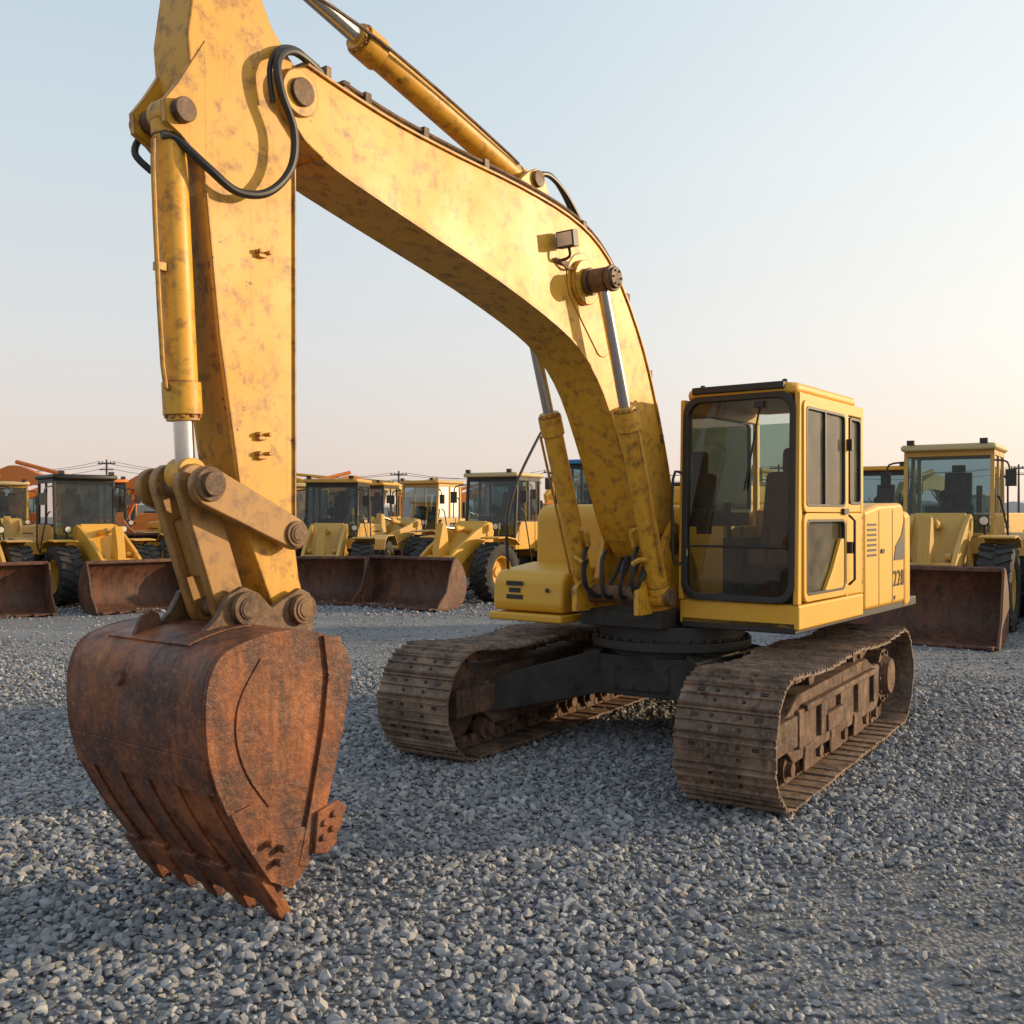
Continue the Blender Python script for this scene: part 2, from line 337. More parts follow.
for side in(-1,1):
    cy=1.29*side; T=MB(); K=MB(); BO=MB()
    for i in range(NS):
        p,a=path(i*pitch+.05); M=Matrix.Rotation(-a+random.uniform(-.02,.02),3,'Y'); p=p+Vector((0,cy,0))
        def L(x,y,z): return p+M@Vector((x,y,z))
        jit=random.uniform(-.004,.004); wj=random.uniform(-.006,.006)
        prof=[(-.095,.0),(-.095,-.012),(-.088,-.028),(-.080,-.034),(-.07,-.014),(-.012,-.014),(-.006,-.032),(.006,-.032),(.012,-.014),(.062,-.014),(.07,-.034),(.078,-.030),(.088,-.006),(.098,-.002),(.098,.008),(.08,.004)]
        w=.35; m_=len(prof)
        vs=[L(x,-w+wj,z+jit) for x,z in prof]+[L(x,w+wj,z+jit) for x,z in prof]
        T.add(vs,[list(range(m_)),list(range(2*m_-1,m_-1,-1))]+[(k,(k+1)%m_,(k+1)%m_+m_,k+m_) for k in range(m_)])
        for yy in(-.1,.1):
            K.box(L(0,yy,.065),(.15,.035,.10),M); K.cyl(L(-.09,yy-.025,.06),L(-.09,yy+.025,.06),.035,n=10)
            for xx in(-.04,.038): BO.cyl(L(xx,yy,-.012),L(xx,yy,-.026),.013,n=6)
        for yy in(-.22,.22): BO.box(L(.035,yy,-.0155),(.028,.05,.004),M)
    T.obj('track_shoes',TRK,UC); K.obj('track_chain',TRKF,UC); BO.obj('track_bolts',BLK,UC)
    F=MB(); o=side
    fr=[(-1.35,.30),(-1.25,.22),(1.2,.22),(1.35,.33),(1.5,.38),(1.5,.56),(1.3,.60),(1.1,.70),(-.9,.72),(-1.15,.62),(-1.35,.62)]
    F.prism(fr,cy-.19,cy+.19)
    for x in np.linspace(-1.1,1.1,5): F.box((x,cy+o*.2,.46),(.16,.05,.28))
    F.box((0,cy+o*.215,.60),(2.1,.06,.05))
    F.box((.25,cy+o*.22,.40),(.5,.05,.14))
    for x in (-.55,.15,.85): F.prism([(x-.16,.12),(x+.16,.12),(x+.12,.30),(x-.12,.30)],cy+o*.195-.012,cy+o*.195+.012)
    F.obj('track_frame',TRKF,UC,.012)
    W=MB()
    for x in np.linspace(-1.25,1.25,8):
        for s2 in(-1,1): W.cyl((x,cy+s2*.07,.19),(x,cy+s2*.16,.19),.10)
        W.cyl((x,cy-.2,.19),(x,cy+.2,.19),.05)
    for x in(-.7,.6): W.cyl((x,cy-.14,.755),(x,cy+.14,.755),.07)
    W.cyl((hs_,cy-.05,hz),(hs_,cy+.05,hz),.37,n=36); W.cyl((hs_,cy-.09,hz),(hs_,cy+.09,hz),.30,n=36); W.cyl((hs_,cy-.2,hz),(hs_,cy+.2,hz),.09)
    F2=MB(); F2.bx(1.25,1.8,cy-.235,cy-.15,.36,.58); F2.bx(1.25,1.8,cy+.15,cy+.235,.36,.58); F2.obj('idler_yoke',TRKF,UC,.01)
    for i in range(21):
        a=2*math.pi*i/21; W.box((-hs_+.37*math.cos(a),cy,hz+.37*math.sin(a)),(.07,.07,.055),Matrix.Rotation(-a,3,'Y'))
    W.cyl((-hs_,cy-.035,hz),(-hs_,cy+.035,hz),.35,n=36)
    W.cyl((-hs_,cy-.15,hz),(-hs_,cy+.17,hz),.25,n=30); W.cyl((-hs_,cy+o*.17,hz),(-hs_,cy+o*.24,hz),.19,.16,n=24)
    for i in range(10):
        a=2*math.pi*i/10; W.cyl((-hs_+.22*math.cos(a),cy+o*.17,hz+.22*math.sin(a)),(-hs_+.22*math.cos(a),cy+o*.19,hz+.22*math.sin(a)),.018,n=6)
    W.obj('track_rollers',TRKF,UC)
C=MB()
C.prismz([(-.60,-.5),(-.45,-.65),(.45,-.65),(.60,-.5),(.60,.5),(.45,.65),(-.45,.65),(-.60,.5)],.46,.80)
C.cyl((0,0,.6),(0,0,.86),.60,n=40)
for sx in(-1,1):
    for sy in(-1,1):
        p=[(sx*.10,sy*.40),(sx*.60,sy*.40),(sx*1.30,sy*1.12),(sx*.78,sy*1.12)]
        vs=[(x,y,.46 if abs(y)<1 else .32) for x,y in p]+[(x,y,.84 if abs(y)<1 else .62) for x,y in p]
        C.add(vs,[(0,1,2,3),(7,6,5,4),(0,1,5,4),(1,2,6,5),(2,3,7,6),(3,0,4,7)])
C.box((.605,0,.62),(.02,.5,.22))
C.obj('car_body',DRK,UC,.02)
S=MB(); S.cyl((0,0,.86),(0,0,.93),.70,n=48); S.cyl((0,0,.93),(0,0,1.06),.64,n=48)
for i in range(36):
    a=2*math.pi*i/36; S.cyl((.67*math.cos(a),.67*math.sin(a),.93),(.67*math.cos(a),.67*math.sin(a),.955),.016,n=6)
for i in range(8): S.cyl((.60,-.22+.44*(i%4)/3,.54+.16*(i//4)),(.628,-.22+.44*(i%4)/3,.54+.16*(i//4)),.014,n=6)
S.obj('swing_bearing',BLK,UC)
# --- upper frame
B=MB(); B.bx(-2.3,.75,-.48,.30,1.06,1.20); B.obj('main_frame',DRK,UP,.01)
B=MB(); B.bx(-2.85,.50,.36,1.34,1.07,1.16); B.bx(-2.6,.3,-1.33,-.5,1.07,1.14); B.obj('deck_frame',BLK,UP,.01)
B=MB(); B.prism([(-1.09,1.13),(-1.09,2.04),(-1.5,2.10),(-2.25,2.12),(-2.32,2.06),(-2.34,1.13)],.30,1.37)
B.obj('side_house',YELC,UP,.045,4)
B=MB(); B.prism([(-1.0,1.13),(-1.0,2.1),(-2.3,2.14),(-2.34,1.13)],-1.36,.28); B.bx(-2.2,-1.25,-1.1,.2,2.1,2.3); B.obj('engine_hood',YELC,UP,.04,3)
cw=[(-2.36,1.37),(-2.62,1.34),(-2.85,1.2),(-2.98,.9),(-3.04,.4),(-3.04,-.4),(-2.98,-.9),(-2.85,-1.2),(-2.62,-1.34),(-2.36,-1.37)]
B=MB(); B.prismz(cw,1.06,2.04); B.obj('counterweight',YELC,UP,.07,4)
B=MB()
for z in np.linspace(1.62,1.9,7): B.bx(-1.42,-1.16,1.366,1.374,z,z+.022)
B.bx(-1.50,-1.495,1.366,1.374,1.16,2.04); B.bx(-1.92,-1.915,1.366,1.374,1.16,2.05)
B.prism([(-1.96,1.56),(-2.31,1.56),(-2.31,1.95),(-2.2,1.80),(-2.02,1.70)],1.372,1.376)
B.box((-1.6,1.376,1.66),(.09,.012,.04)); B.cyl((-1.98,1.37,1.2),(-1.98,1.378,1.2),.02)
B.prismz([(-1.3,-.9),(-1.3,.1),(-2.1,.1),(-2.1,-.9)],2.31,2.34)
B.obj('side_decal_panel',BLK,UP)
B=MB(); B.cyl((-1.75,-.7,2.3),(-1.75,-.7,2.62),.06); B.cyl((-1.75,-.7,2.62),(-1.80,-.7,2.70),.06); B.obj('exhaust_pipe',BLK,UP)
def text(s,loc,size,rot,mat,parent,name='number_marking'):
    cu=bpy.data.curves.new(name,'FONT'); cu.body=s; cu.size=size; cu.extrude=.0015; cu.align_x='CENTER'; cu.space_character=1.12
    o=bpy.data.objects.new(name,cu); scene.collection.objects.link(o); o.parent=parent; o.location=loc; o.rotation_euler=rot; cu.materials.append(mat); return o
text('228',(-2.12,1.377,1.31),.22,(R(90),0,R(180)),BLK,UP)
B=MB(); B.prism([(.20,1.14),(.20,2.00),(.10,2.10),(-.99,2.10),(-.99,1.14)],-1.36,-.56); B.obj('fuel_tank',YELC,UP,.06,4)
B=MB(); B.prism([(.22,1.14),(.82,1.14),(.86,1.2),(.84,1.42),(.76,1.50),(.22,1.56)],-1.36,-.60); B.obj('tool_box',YELC,UP,.045,4)
B=MB(); B.bx(.1,.9,-1.38,-.58,1.06,1.13); B.obj('tool_box_step',YELC,UP,.02)
B=MB(); B.bx(.853,.86,-1.20,-1.02,1.37,1.41);B.bx(.853,.86,-1.17,-1.05,1.31,1.35);B.bx(.853,.86,-1.20,-1.02,1.25,1.29); B.obj('plain_mark',BLK,UP)
B=MB(); B.cyl((-.3,-1.0,2.09),(-.3,-1.0,2.15),.07); B.bx(-.05,.0,-1.37,-1.362,1.2,2.0); B.cyl((.861,-.75,1.34),(.868,-.75,1.34),.02); B.obj('tank_cap_and_latches',BLK,UP)
B=MB(); B.tube([(.7,-1.3,1.5),(.72,-1.3,1.9),(.6,-1.3,2.25),(.3,-1.3,2.65),(.1,-1.3,2.85),(-.02,-1.28,2.8),(-.05,-1.28,2.1)],.014)
B.obj('handrail',BLK,UP)
B=MB()
for yy in(-.36,.24): B.prism([(-.2,1.18),(.95,1.18),(.95,1.38),(.82,1.46),(.6,1.45),(.5,1.8),(.35,1.95),(.2,1.9),(-.1,1.5)],BY+yy,BY+yy+.06)
B.obj('boom_bracket',YEL,UP,.01)
# --- boom
top=[(4.36,4.43),(4.09,4.385),(3.64,4.33),(3.08,4.30),(2.43,4.28),(1.81,4.22),(1.39,4.09),(1.05,3.83),(.70,3.36),(.44,2.81),(.24,2.25),(.18,1.85)]
bot=[(.28,1.62),(.50,1.62),(.66,1.78),(.80,2.0),(1.03,2.46),(1.33,2.95),(1.62,3.22),(1.94,3.38),(2.66,3.59),(3.64,3.81),(4.15,3.93),(4.38,4.02)]
tipc=[(4.50,4.14),(4.545,4.26),(4.50,4.37)]
tp=cr2(top,3); bt=cr2(bot,3)
B=MB(); B.prism(tp+bt+tipc,BY-.19,BY+.19); boom=B.obj('boom',YEL,UP,.012,2,30)
B=MB(); B.shell(tp,BY-.205,BY+.205,-.014); B.shell(bt[6:-2],BY-.205,BY+.205,-.014); B.obj('boom_flanges',YEL,UP)
PB=MB()
def boss(x,z,r_,y0,y1): PB.cyl((x,BY+y0,z),(x,BY+y1,z),r_,n=28)
boss(4.42,4.26,.075,-.24,.24); boss(1.63,3.76,.078,-.50,.50); boss(.72,1.33,.075,-.48,.48); boss(.35,1.75,.1,-.3,.3)
boss(2.15,4.42,.06,-.17,.17); boss(4.90,5.15,.07,-.2,.2)
for s_ in(-1,1):
    PB.cyl((1.63,BY+s_*.44,3.76),(1.63,BY+s_*.475,3.76),.098,n=28); PB.cyl((1.63,BY+s_*.255,3.76),(1.63,BY+s_*.28,3.76),.105,n=28)
for a in range(6):
    an=a*math.pi/3
    PB.cyl((1.63+.055*math.cos(an),BY+.50,3.76+.055*math.sin(an)),(1.63+.055*math.cos(an),BY+.512,3.76+.055*math.sin(an)),.01,n=6)
B=MB(); B.cyl((1.63,BY-.24,3.76),(1.63,BY+.24,3.76),.17,n=32); B.cyl((4.42,BY-.215,4.26),(4.42,BY+.215,4.26),.125,n=32)
for yy in(-.12,.12): B.prism([(1.9,4.2),(2.05,4.45),(2.15,4.5),(2.25,4.45),(2.5,4.25)],BY+yy-.02,BY+yy+.02)
B.prism(capsule((1.62,3.76),(1.35,3.35),.23,.12),BY-.198,BY+.198)
B.obj('boom_bosses',YEL,UP,.006)
def hyd(b_,c_,p0,p1,rb,rr,frac,y,eye=True):
    P0=Vector((p0[0],y,p0[1])); P1=Vector((p1[0],y,p1[1])); d=P1-P0; Q=P0+d*frac; u=d.normalized()
    b_.cyl(P0+u*.05,Q,rb,n=28); b_.cyl(Q-u*.14,Q+u*.02,rb*1.18,n=28); b_.cyl(Q+u*.02,Q+u*.05,rb*1.0,n=28); b_.cyl(P0+u*.03,P0+u*.10,rb*1.08,n=28)
    q=u.to_track_quat('Z','Y').to_matrix()
    for i in range(10):
        a=i*math.pi/5; o=q@Vector((rb*math.cos(a),rb*math.sin(a),0)); b_.cyl(Q+u*.02+o,Q+u*.035+o,.012,n=6)
    c_.cyl(Q,P1-u*.03,rr,n=24)
    for p in((P0,P1) if eye else (P0,)): b_.cyl(p-Vector((0,rb*.75,0)),p+Vector((0,rb*.75,0)),rb*1.05,n=24)
YB=MB();CH=MB()
for yy in(-.36,.36):
    hyd(YB,CH,(.72,1.33),(1.63,3.76),.082,.045,.60,BY+yy,False); PB.cyl((1.63,BY+yy-.06,3.76),(1.63,BY+yy+.06,3.76),.09,n=28)
hyd(YB,CH,(2.15,4.42),(4.90,5.15),.085,.05,.585,BY)
YB.obj('boom_and_arm_cylinders',YEL,UP,.004)
YB=MB(); hyd(YB,CH,(5.12,3.95),(5.02,2.2),.08,.048,.82,BY+.05)
YB.tube([(5.20,BY+.08,3.80),(5.225,BY+.08,3.70),(5.17,BY+.08,2.72),(5.12,BY+.07,2.62)],.012,8,3)
YB.box((5.18,BY+.07,3.2),(.05,.04,.04)); YB.obj('bucket_cylinder',YEL,UP,.004); CH.obj('cylinder_rods',CHR,UP)
# --- stick
st=[(4.36,1.42),(4.33,1.52),(4.37,1.66),(4.40,1.85),(4.405,3.95),(4.36,4.06),(4.30,4.16),(4.28,4.27),(4.33,4.38),(4.44,4.46),(4.56,4.58),(4.68,4.8),(4.78,5.1),(4.84,5.22),(4.92,5.25),(4.99,5.2),(5.02,5.08),(5.03,4.7),(5.08,4.35),(5.06,4.12),(5.0,3.95),(4.98,3.6),(4.90,2.9),(4.74,1.95),(4.60,1.62),(4.53,1.46),(4.48,1.40),(4.42,1.385)]
B=MB(); B.prism(st,BY-.145,BY+.145); B.obj('stick',YELS,UP,.012,2,30)
B=MB()
B.shell([(4.405,3.95),(4.40,1.85)],BY-.158,BY+.158,.014); B.shell([(4.98,3.6),(4.90,2.9),(4.74,1.95)],BY-.158,BY+.158,-.014)
for yy in(-.13,.13): B.prism([(4.98,4.35),(5.14,4.08),(5.21,3.98),(5.20,3.88),(5.12,3.84),(4.97,3.72)],BY+yy-.02,BY+yy+.02)
for z in(3.35,2.40,2.30): B.box((4.64,BY+.155,z),(.05,.03,.022)); B.cyl((4.60,BY+.14,z+.02),(4.60,BY+.185,z+.02),.012,n=8); B.cyl((4.66,BY+.14,z+.02),(4.66,BY+.18,z+.02),.012,n=8)
B.obj('stick_flanges',YELS,UP,.004)
boss(5.12,3.95,.06,-.2,.2)
LK=MB()
for yy in(-.22,.22): LK.prism(capsule((4.48,1.90),(5.02,2.14),.085,.10),BY+yy-.026,BY+yy+.026)
for yy in(-.10,.10): LK.prism(capsule((4.80,1.53),(5.02,2.16),.095,.095),BY+yy-.033,BY+yy+.033)
LK.box((4.92,BY,1.84),(.09,.2,.3),Matrix.Rotation(R(19),3,'Y'))
LK.obj('bucket_links',YELL,UP,.012)
boss(5.02,2.15,.06,-.29,.29); boss(4.48,1.90,.05,-.27,.27); boss(4.80,1.53,.055,-.27,.27); boss(4.43,1.50,.06,-.27,.27)
for x,z,rr in((5.02,2.15,.085),(4.48,1.90,.07),(4.80,1.53,.085),(4.43,1.50,.08)):
    for s_ in(-1,1): PB.cyl((x,BY+s_*.225,z),(x,BY+s_*.262,z),rr,n=28); PB.cyl((x,BY+s_*.25,z),(x,BY+s_*.275,z),rr*.55,n=20)
PB.obj('pins',PINR,UP,.007)
# --- bucket
hw=.55
bp=[(4.50,1.37),(4.66,1.43),(4.86,1.445),(5.05,1.42),(5.21,1.36),(5.28,1.22),(5.285,1.02),(5.255,.84),(5.18,.66),(5.06,.46),(4.93,.27)]
bc=cr2(bp,4)
B=MB(); B.shell(bc,BY-hw,BY+hw,-.03)
side=bc+[(4.80,.22),(4.70,.28),(4.58,.55),(4.47,.90),(4.41,1.21),(4.44,1.31)]
for s_ in(-1,1):
    y1=BY+s_*hw; B.prism(side,min(y1,y1+s_*.022),max(y1,y1+s_*.022))
B.bx(4.44,4.62,BY-hw,BY+hw,1.24,1.38)
B.obj('bucket_shell',RUST,UP,.008)
def edge_band(pts,t):
    P=[Vector(p) for p in pts]; q=[]
    for i,a in enumerate(P):
        d=(P[min(i+1,len(P)-1)]-P[max(i-1,0)]).normalized(); q.append(a+Vector((d.y,-d.x))*t)
    return [tuple(p) for p in P]+[tuple(p) for p in reversed(q)]
B=MB()
for s_ in(-1,1):
    y0=BY+s_*(hw+.022)
    def pl_(pr,t): B.prism(pr,min(y0,y0+s_*t),max(y0,y0+s_*t))
    pl_([(4.80,.20),(4.93,.27),(5.06,.46),(5.16,.64),(5.04,.66),(4.88,.50),(4.72,.48),(4.66,.40),(4.70,.28)],.016)
    pl_([(4.41,1.21),(4.44,1.31),(4.50,1.37),(4.60,1.40),(4.57,1.2),(4.60,.95),(4.68,.6),(4.76,.30),(4.70,.28),(4.58,.55),(4.47,.9)],.02)
    pl_(edge_band([(x,z) for x,z in bc[10:38]],.035),.010)
    arc=cr2([(4.98,1.33),(5.10,1.15),(5.12,.98),(5.06,.80),(4.93,.62)],4); pl_(edge_band(arc,.018),.008)
lo=[p for p in bc if p[1]<.80 and p[0]>4.8]
for yy in np.linspace(-hw+.08,hw-.08,5): B.shell(lo,BY+yy-.045,BY+yy+.045,.012)
up_=[p for p in bc if p[1]>1.36 and 4.8<p[0]<5.2]; B.shell(up_,BY-.38,BY+.30,.010)
B.shell([(5.262,.90),(5.245,.82),(5.22,.74)],BY-hw-.012,BY+hw+.012,.014)
B.prism([(4.93,.30),(4.965,.27),(4.87,.13),(4.835,.125)],BY-hw-.02,BY+hw+.02)
B.obj('bucket_reinforcement',RUST,UP,.006)
B=MB()
B.prism([(5.0,1.42),(5.02,1.50),(5.07,1.52),(5.12,1.49),(5.18,1.36)],BY-.20,BY-.17)
B.cyl((5.275,BY-.1,1.21),(5.305,BY-.1,1.215),.035); B.obj('lifting_eye',RUSTD,UP,.005)
TE=MB()
def taper(pr,y,w0,w1,zc):
    vs=[]
    for s_ in(-1,1):
        for (x,z) in pr: vs.append((x,y+s_*(w0 if z>zc else w1),z))
    n_=len(pr); TE.add(vs,[list(range(n_)),list(range(2*n_-1,n_-1,-1))]+[(k,(k+1)%n_,(k+1)%n_+n_,k+n_) for k in range(n_)])
for i in range(5):
    y=BY-hw+.06+i*(2*hw-.12)/4
    taper([(4.93,.33),(4.985,.30),(4.90,.14),(4.855,.10),(4.80,.13),(4.84,.24)],y,.062,.05,.2)
    taper([(4.83,.16),(4.875,.13),(4.80,.01),(4.745,-.055),(4.725,-.05),(4.745,.04),(4.79,.13)],y,.056,.034,.06)
for s_ in(-1,1):
    y0=BY+s_*(hw+.03)
    TE.prism([(4.66,.54),(4.52,.57),(4.46,.52),(4.49,.48),(4.49,.44),(4.53,.40),(4.53,.36),(4.60,.32),(4.68,.34)],min(y0,y0+s_*.035),max(y0,y0+s_*.035))
    for x,z in((4.62,.48),(4.63,.41),(4.56,.51),(4.57,.44),(4.95,.46),(4.88,.42),(4.90,.36)): TE.cyl((x,y0+s_*.008,z),(x,y0+s_*.052,z),.019,n=6)
TE.obj('bucket_teeth',RUST,UP,.008)
B=MB()
for yy in(-.20,.20):
    B.prism([(4.36,1.28),(4.33,1.48),(4.36,1.58),(4.43,1.61),(4.52,1.57),(4.62,1.52),(4.70,1.60),(4.80,1.64),(4.89,1.60),(4.95,1.50),(5.07,1.40),(4.9,1.36),(4.6,1.32)],BY+yy-.022,BY+yy+.022)
B.obj('bucket_ears',PINR,UP,.008)
# hoses and pipes
H=MB(); ho=BY+.20
H.tube([(4.10,BY+.1,4.43),(4.24,ho-.05,4.46),(4.46,ho+.0,4.47),(4.60,ho+.04,4.36),(4.585,ho+.05,4.20),(4.50,ho+.05,4.02),(4.52,ho+.05,3.82),(4.66,ho+.04,3.66),(4.84,ho+.02,3.62),(5.0,ho,3.70),(5.12,BY+.12,3.82),(5.19,BY+.1,3.83)],.022,10)
H.tube([(4.10,BY+.02,4.43),(4.34,ho-.07,4.52),(4.54,ho-.02,4.46),(4.62,ho+.0,4.32),(4.60,ho,4.15)],.015,10)
H.tube([(5.05,BY-.16,3.93),(5.13,BY-.17,3.89),(5.16,BY-.17,3.80),(5.10,BY-.12,3.72)],.018)
H.tube([(2.2,BY+.1,4.40),(2.0,BY+.12,4.50),(1.75,BY+.12,4.42),(1.5,BY+.12,4.22)],.02)
H.tube([(2.1,BY+.04,4.42),(1.9,BY+.06,4.54),(1.68,BY+.05,4.46),(1.45,BY+.05,4.22)],.02)
for dy,zz in((-.12,1.52),(-.04,1.60),(.05,1.56),(.13,1.48)):
    H.tube([(.42,BY+dy,1.72),(.62,BY+dy,1.50),(.78,BY+dy*1.4,1.32),(.90,BY+dy*1.8,1.36),(.90,BY+dy*2.2,zz),(.82,BY+dy*2.4,zz+.10)],.018,8)
for yy in(-.36,.36):
    sg=1 if yy>0 else -1
    H.tube([(.88,BY+yy-.12*sg,1.74),(.95,BY+yy-.12*sg,1.62),(.94,BY+yy-.13*sg,1.42),(.82,BY+yy-.16*sg,1.32)],.018,8)
H.obj('hydraulic_hoses',HOSE,UP)
H=MB()
for dy in(.178,.14,-.15): H.tube([(x,BY+dy,z+.055) for x,z in top[1:-2]],.012,8,4)
H.tube([(4.75,BY+.06,4.96),(3.9,BY+.11,4.86),(3.2,BY+.11,4.72),(2.5,BY+.10,4.55),(2.3,BY+.09,4.50)],.010,8,4)
H.obj('steel_pipes',PINR,UP)
H=MB()
for yy in(-.36,.36):
    sg=1 if yy>0 else -1
    H.tube([(.83,BY+yy+.09*sg,1.5),(1.26,BY+yy+.1*sg,2.65)],.011,8,1)
    H.tube([(.86,BY+yy,1.86),(.93,BY+yy-.05*sg,1.88),(.94,BY+yy-.14*sg,1.86),(.90,BY+yy-.14*sg,1.74)],.022,8,4)
    H.tube([(.86,BY+yy,1.62),(.95,BY+yy-.05*sg,1.64),(.96,BY+yy-.12*sg,1.60)],.022,8,4)
H.obj('cylinder_port_pipes',YEL,UP)
H=MB()
for x,z in ((3.9,4.40),(3.4,4.355),(2.8,4.33),(1.6,4.20),(.95,3.76),(.58,3.18),(.38,2.65)): H.box((x,BY+.15,z+.005),(.05,.10,.07))
H.box((4.28,BY+.10,4.46),(.08,.12,.06)); H.box((4.18,BY+.12,4.45),(.04,.1,.10)); H.box((4.05,BY+.13,4.43),(.05,.1,.06))
H.obj('pipe_clamps',PINR,UP,.004)
M12=Matrix.Rotation(R(10),3,'Y')
H=MB(); H.box((1.98,BY+.29,4.0),(.07,.15,.12),M12); H.box((1.94,BY+.28,4.0),(.06,.10,.08),M12); H.tube([(1.96,BY+.20,3.86),(1.95,BY+.29,3.88),(1.96,BY+.29,3.95)],.012,8,3); H.obj('work_light',BLK,UP,.012)
H=MB(); H.box((2.018,BY+.29,3.994),(.006,.125,.095),M12); H.obj('work_light_lens',LAMP,UP)
H=MB(); H.box((1.93,BY+.205,3.86),(.16,.02,.03)); H.tube([(1.98,BY+.22,3.86),(1.88,BY+.22,3.82),(1.78,BY+.21,3.84)],.009); H.obj('work_light_bracket',PINR,UP)
# --- cab
y0,y1=.34,1.37; xf=.50; xr=-1.06; zt=2.98
B=MB(); B.bx(xr,xf,y0,y1,1.10,1.30); B.bx(xr,-.62,y1-.05,y1,1.30,2.02); B.bx(xr,xr+.05,y0,y1,1.30,2.05); B.bx(xr,-.30,y0,y0+.04,1.3,1.9)
B.obj('cab_base',YELC,UP,.03,3)
B=MB(); roof=[(xf-.10,y0+.03),(xf-.03,y0+.08),(xf-.01,y0+.18),(xf-.01,y1-.18),(xf-.03,y1-.08),(xf-.10,y1-.03),(xr+.12,y1-.03),(xr,y1-.12),(xr,y0+.12),(xr+.12,y0+.03)]
B.prismz(roof,zt-.03,zt+.065); B.obj('cab_roof',YELC,UP,.06,5)
B=MB(); B.bx(-.7,.25,y0+.25,y1-.25,zt+.06,zt+.085); B.bx(xf-.16,xf+.012,y0+.12,y1-.12,zt+.01,zt+.07)
for yy in(y0+.16,y1-.16): B.cyl((xf-.12,yy,zt+.06),(xf-.12,yy,zt+.10),.022)
B.obj('roof_hatch',BLK,UP,.02,3)
B=MB(); ring(B,(y0+y1)/2,(1.30+zt)/2,xf-.05,xf+.012,y1-y0-.06,zt-1.30-.01,.14,.05,.03)
B.bx(xf+.008,xf+.03,y0+.08,y1-.08,1.735,1.755)
B.obj('front_window_frame',BLK,UP,.008)
G=MB(); zc=(1.3+zt)/2; a=xf-.02
G.add([(a+.03*(zc-1.33),y0+.07,1.33),(a+.03*(zc-1.33),y1-.07,1.33),(a-.03*(2.93-zc),y1-.07,2.93),(a-.03*(2.93-zc),y0+.07,2.93)],[(0,1,2,3)])
G.obj('front_glass',GLS,UP)
B=MB()
for yy in(y0,y1-.045):
    B.prism([(xf+.02,1.30),(xf-.025,zt-.02),(xf-.10,zt-.02),(xf-.06,1.30)],yy,yy+.045)
    B.bx(xr,xr+.07,yy,yy+.045,1.30,zt-.02)
B.bx(-.66,-.58,y1-.05,y1,1.30,zt-.02)
B.bx(xr,xf-.05,y1-.051,y1-.001,zt-.12,zt-.021); B.bx(xr,xf-.05,y0+.001,y0+.051,zt-.12,zt-.021)
B.bx(xr+.07,-.66,y1-.05,y1-.002,2.02,2.10)
B.obj('cab_pillars',YELC,UP,.012)
B=MB(); dx0,dx1=-.565,.435
ring(B,(dx0+dx1)/2,2.46,y1-.03,y1+.018,dx1-dx0,.88,.06,.05,ax='y')
ring(B,(dx0+dx1)/2,1.665,y1-.03,y1+.018,dx1-dx0,.70,.08,.055,ax='y')
B.prism([(-.50,1.36),(-.50,1.80),(-.42,1.80),(-.22,1.55),(-.02,1.36)],y1-.02,y1+.016)
B.obj('cab_door',YELC,UP,.008)
B=MB(); ring(B,(dx0+dx1)/2,2.46,y1-.01,y1+.022,dx1-dx0-.09,.79,.05,.022,ax='y'); ring(B,(dx0+dx1)/2,1.665,y1-.01,y1+.022,dx1-dx0-.10,.60,.06,.022,ax='y')
B.bx(-.06,-.03,y1-.01,y1+.02,2.08,2.86); ring(B,-.83,2.47,y1-.03,y1+.006,.30,.76,.05,.025,ax='y')
B.box((-.48,y1+.03,2.03),(.12,.03,.05)); B.box((-.585,y1+.03,1.72),(.05,.06,.10));B.box((-.585,y1+.03,2.6),(.05,.06,.10))
ring(B,-.28,2.45,y0-.005,y0+.03,1.25,.86,.06,.03,ax='y')
B.tube([(-.60,y1+.02,1.4),(-.60,y1+.07,1.45),(-.60,y1+.07,1.95),(-.60,y1+.02,2.0)],.012,8,1)
B.obj('window_seals',BLK,UP,.003)
G=MB(); G.bx(-.5,.38,y1-.006,y1-.002,2.06,2.86); G.obj('door_glass_upper',GLD,UP)
G=MB(); G.bx(-.5,.38,y1-.026,y1-.022,1.37,1.96); G.obj('door_glass_lower',GLD,UP)
G=MB(); G.bx(-.97,-.69,y1-.026,y1-.022,2.1,2.84); G.obj('rear_quarter_glass',GLD,UP)
G=MB(); G.bx(-.9,.34,y0+.01,y0+.014,1.9,2.86); G.bx(xr+.03,xr+.034,y0+.06,y1-.06,2.06,2.86); G.obj('side_glass',GLS,UP)
B=MB(); B.bx(-.75,-.2,.62,1.12,1.55,1.70); B.prism([(-.62,1.68),(-.80,2.36),(-.72,2.40),(-.63,2.38),(-.48,1.70)],.62,1.12); B.prism([(-.82,2.38),(-.84,2.60),(-.75,2.62),(-.72,2.38)],.73,1.01)
B.obj('operator_seat',SEAT,UP,.06,4)
B=MB(); B.bx(-.7,-.1,.45,.58,1.3,1.80); B.bx(-.7,-.1,1.16,1.29,1.3,1.80); B.bx(-.75,-.2,.6,1.14,1.3,1.55)
for yy in(.52,1.22): B.tube([(-.12,yy,1.78),(-.05,yy,1.95),(-.05,yy,2.02)],.02,8,2); B.box((-.05,yy,2.06),(.05,.05,.1))
for yy in(.75,.98): B.tube([(.2,yy,1.3),(.22,yy,1.6),(.15,yy,1.9)],.014,8,2); B.box((.22,yy,1.4),(.2,.12,.02),Matrix.Rotation(R(-25),3,'Y'))
B.box((.30,.47,1.95),(.06,.12,.22)); B.bx(-1.0,.42,.4,1.3,1.295,1.315)
B.obj('cab_console',DRK,UP,.01)
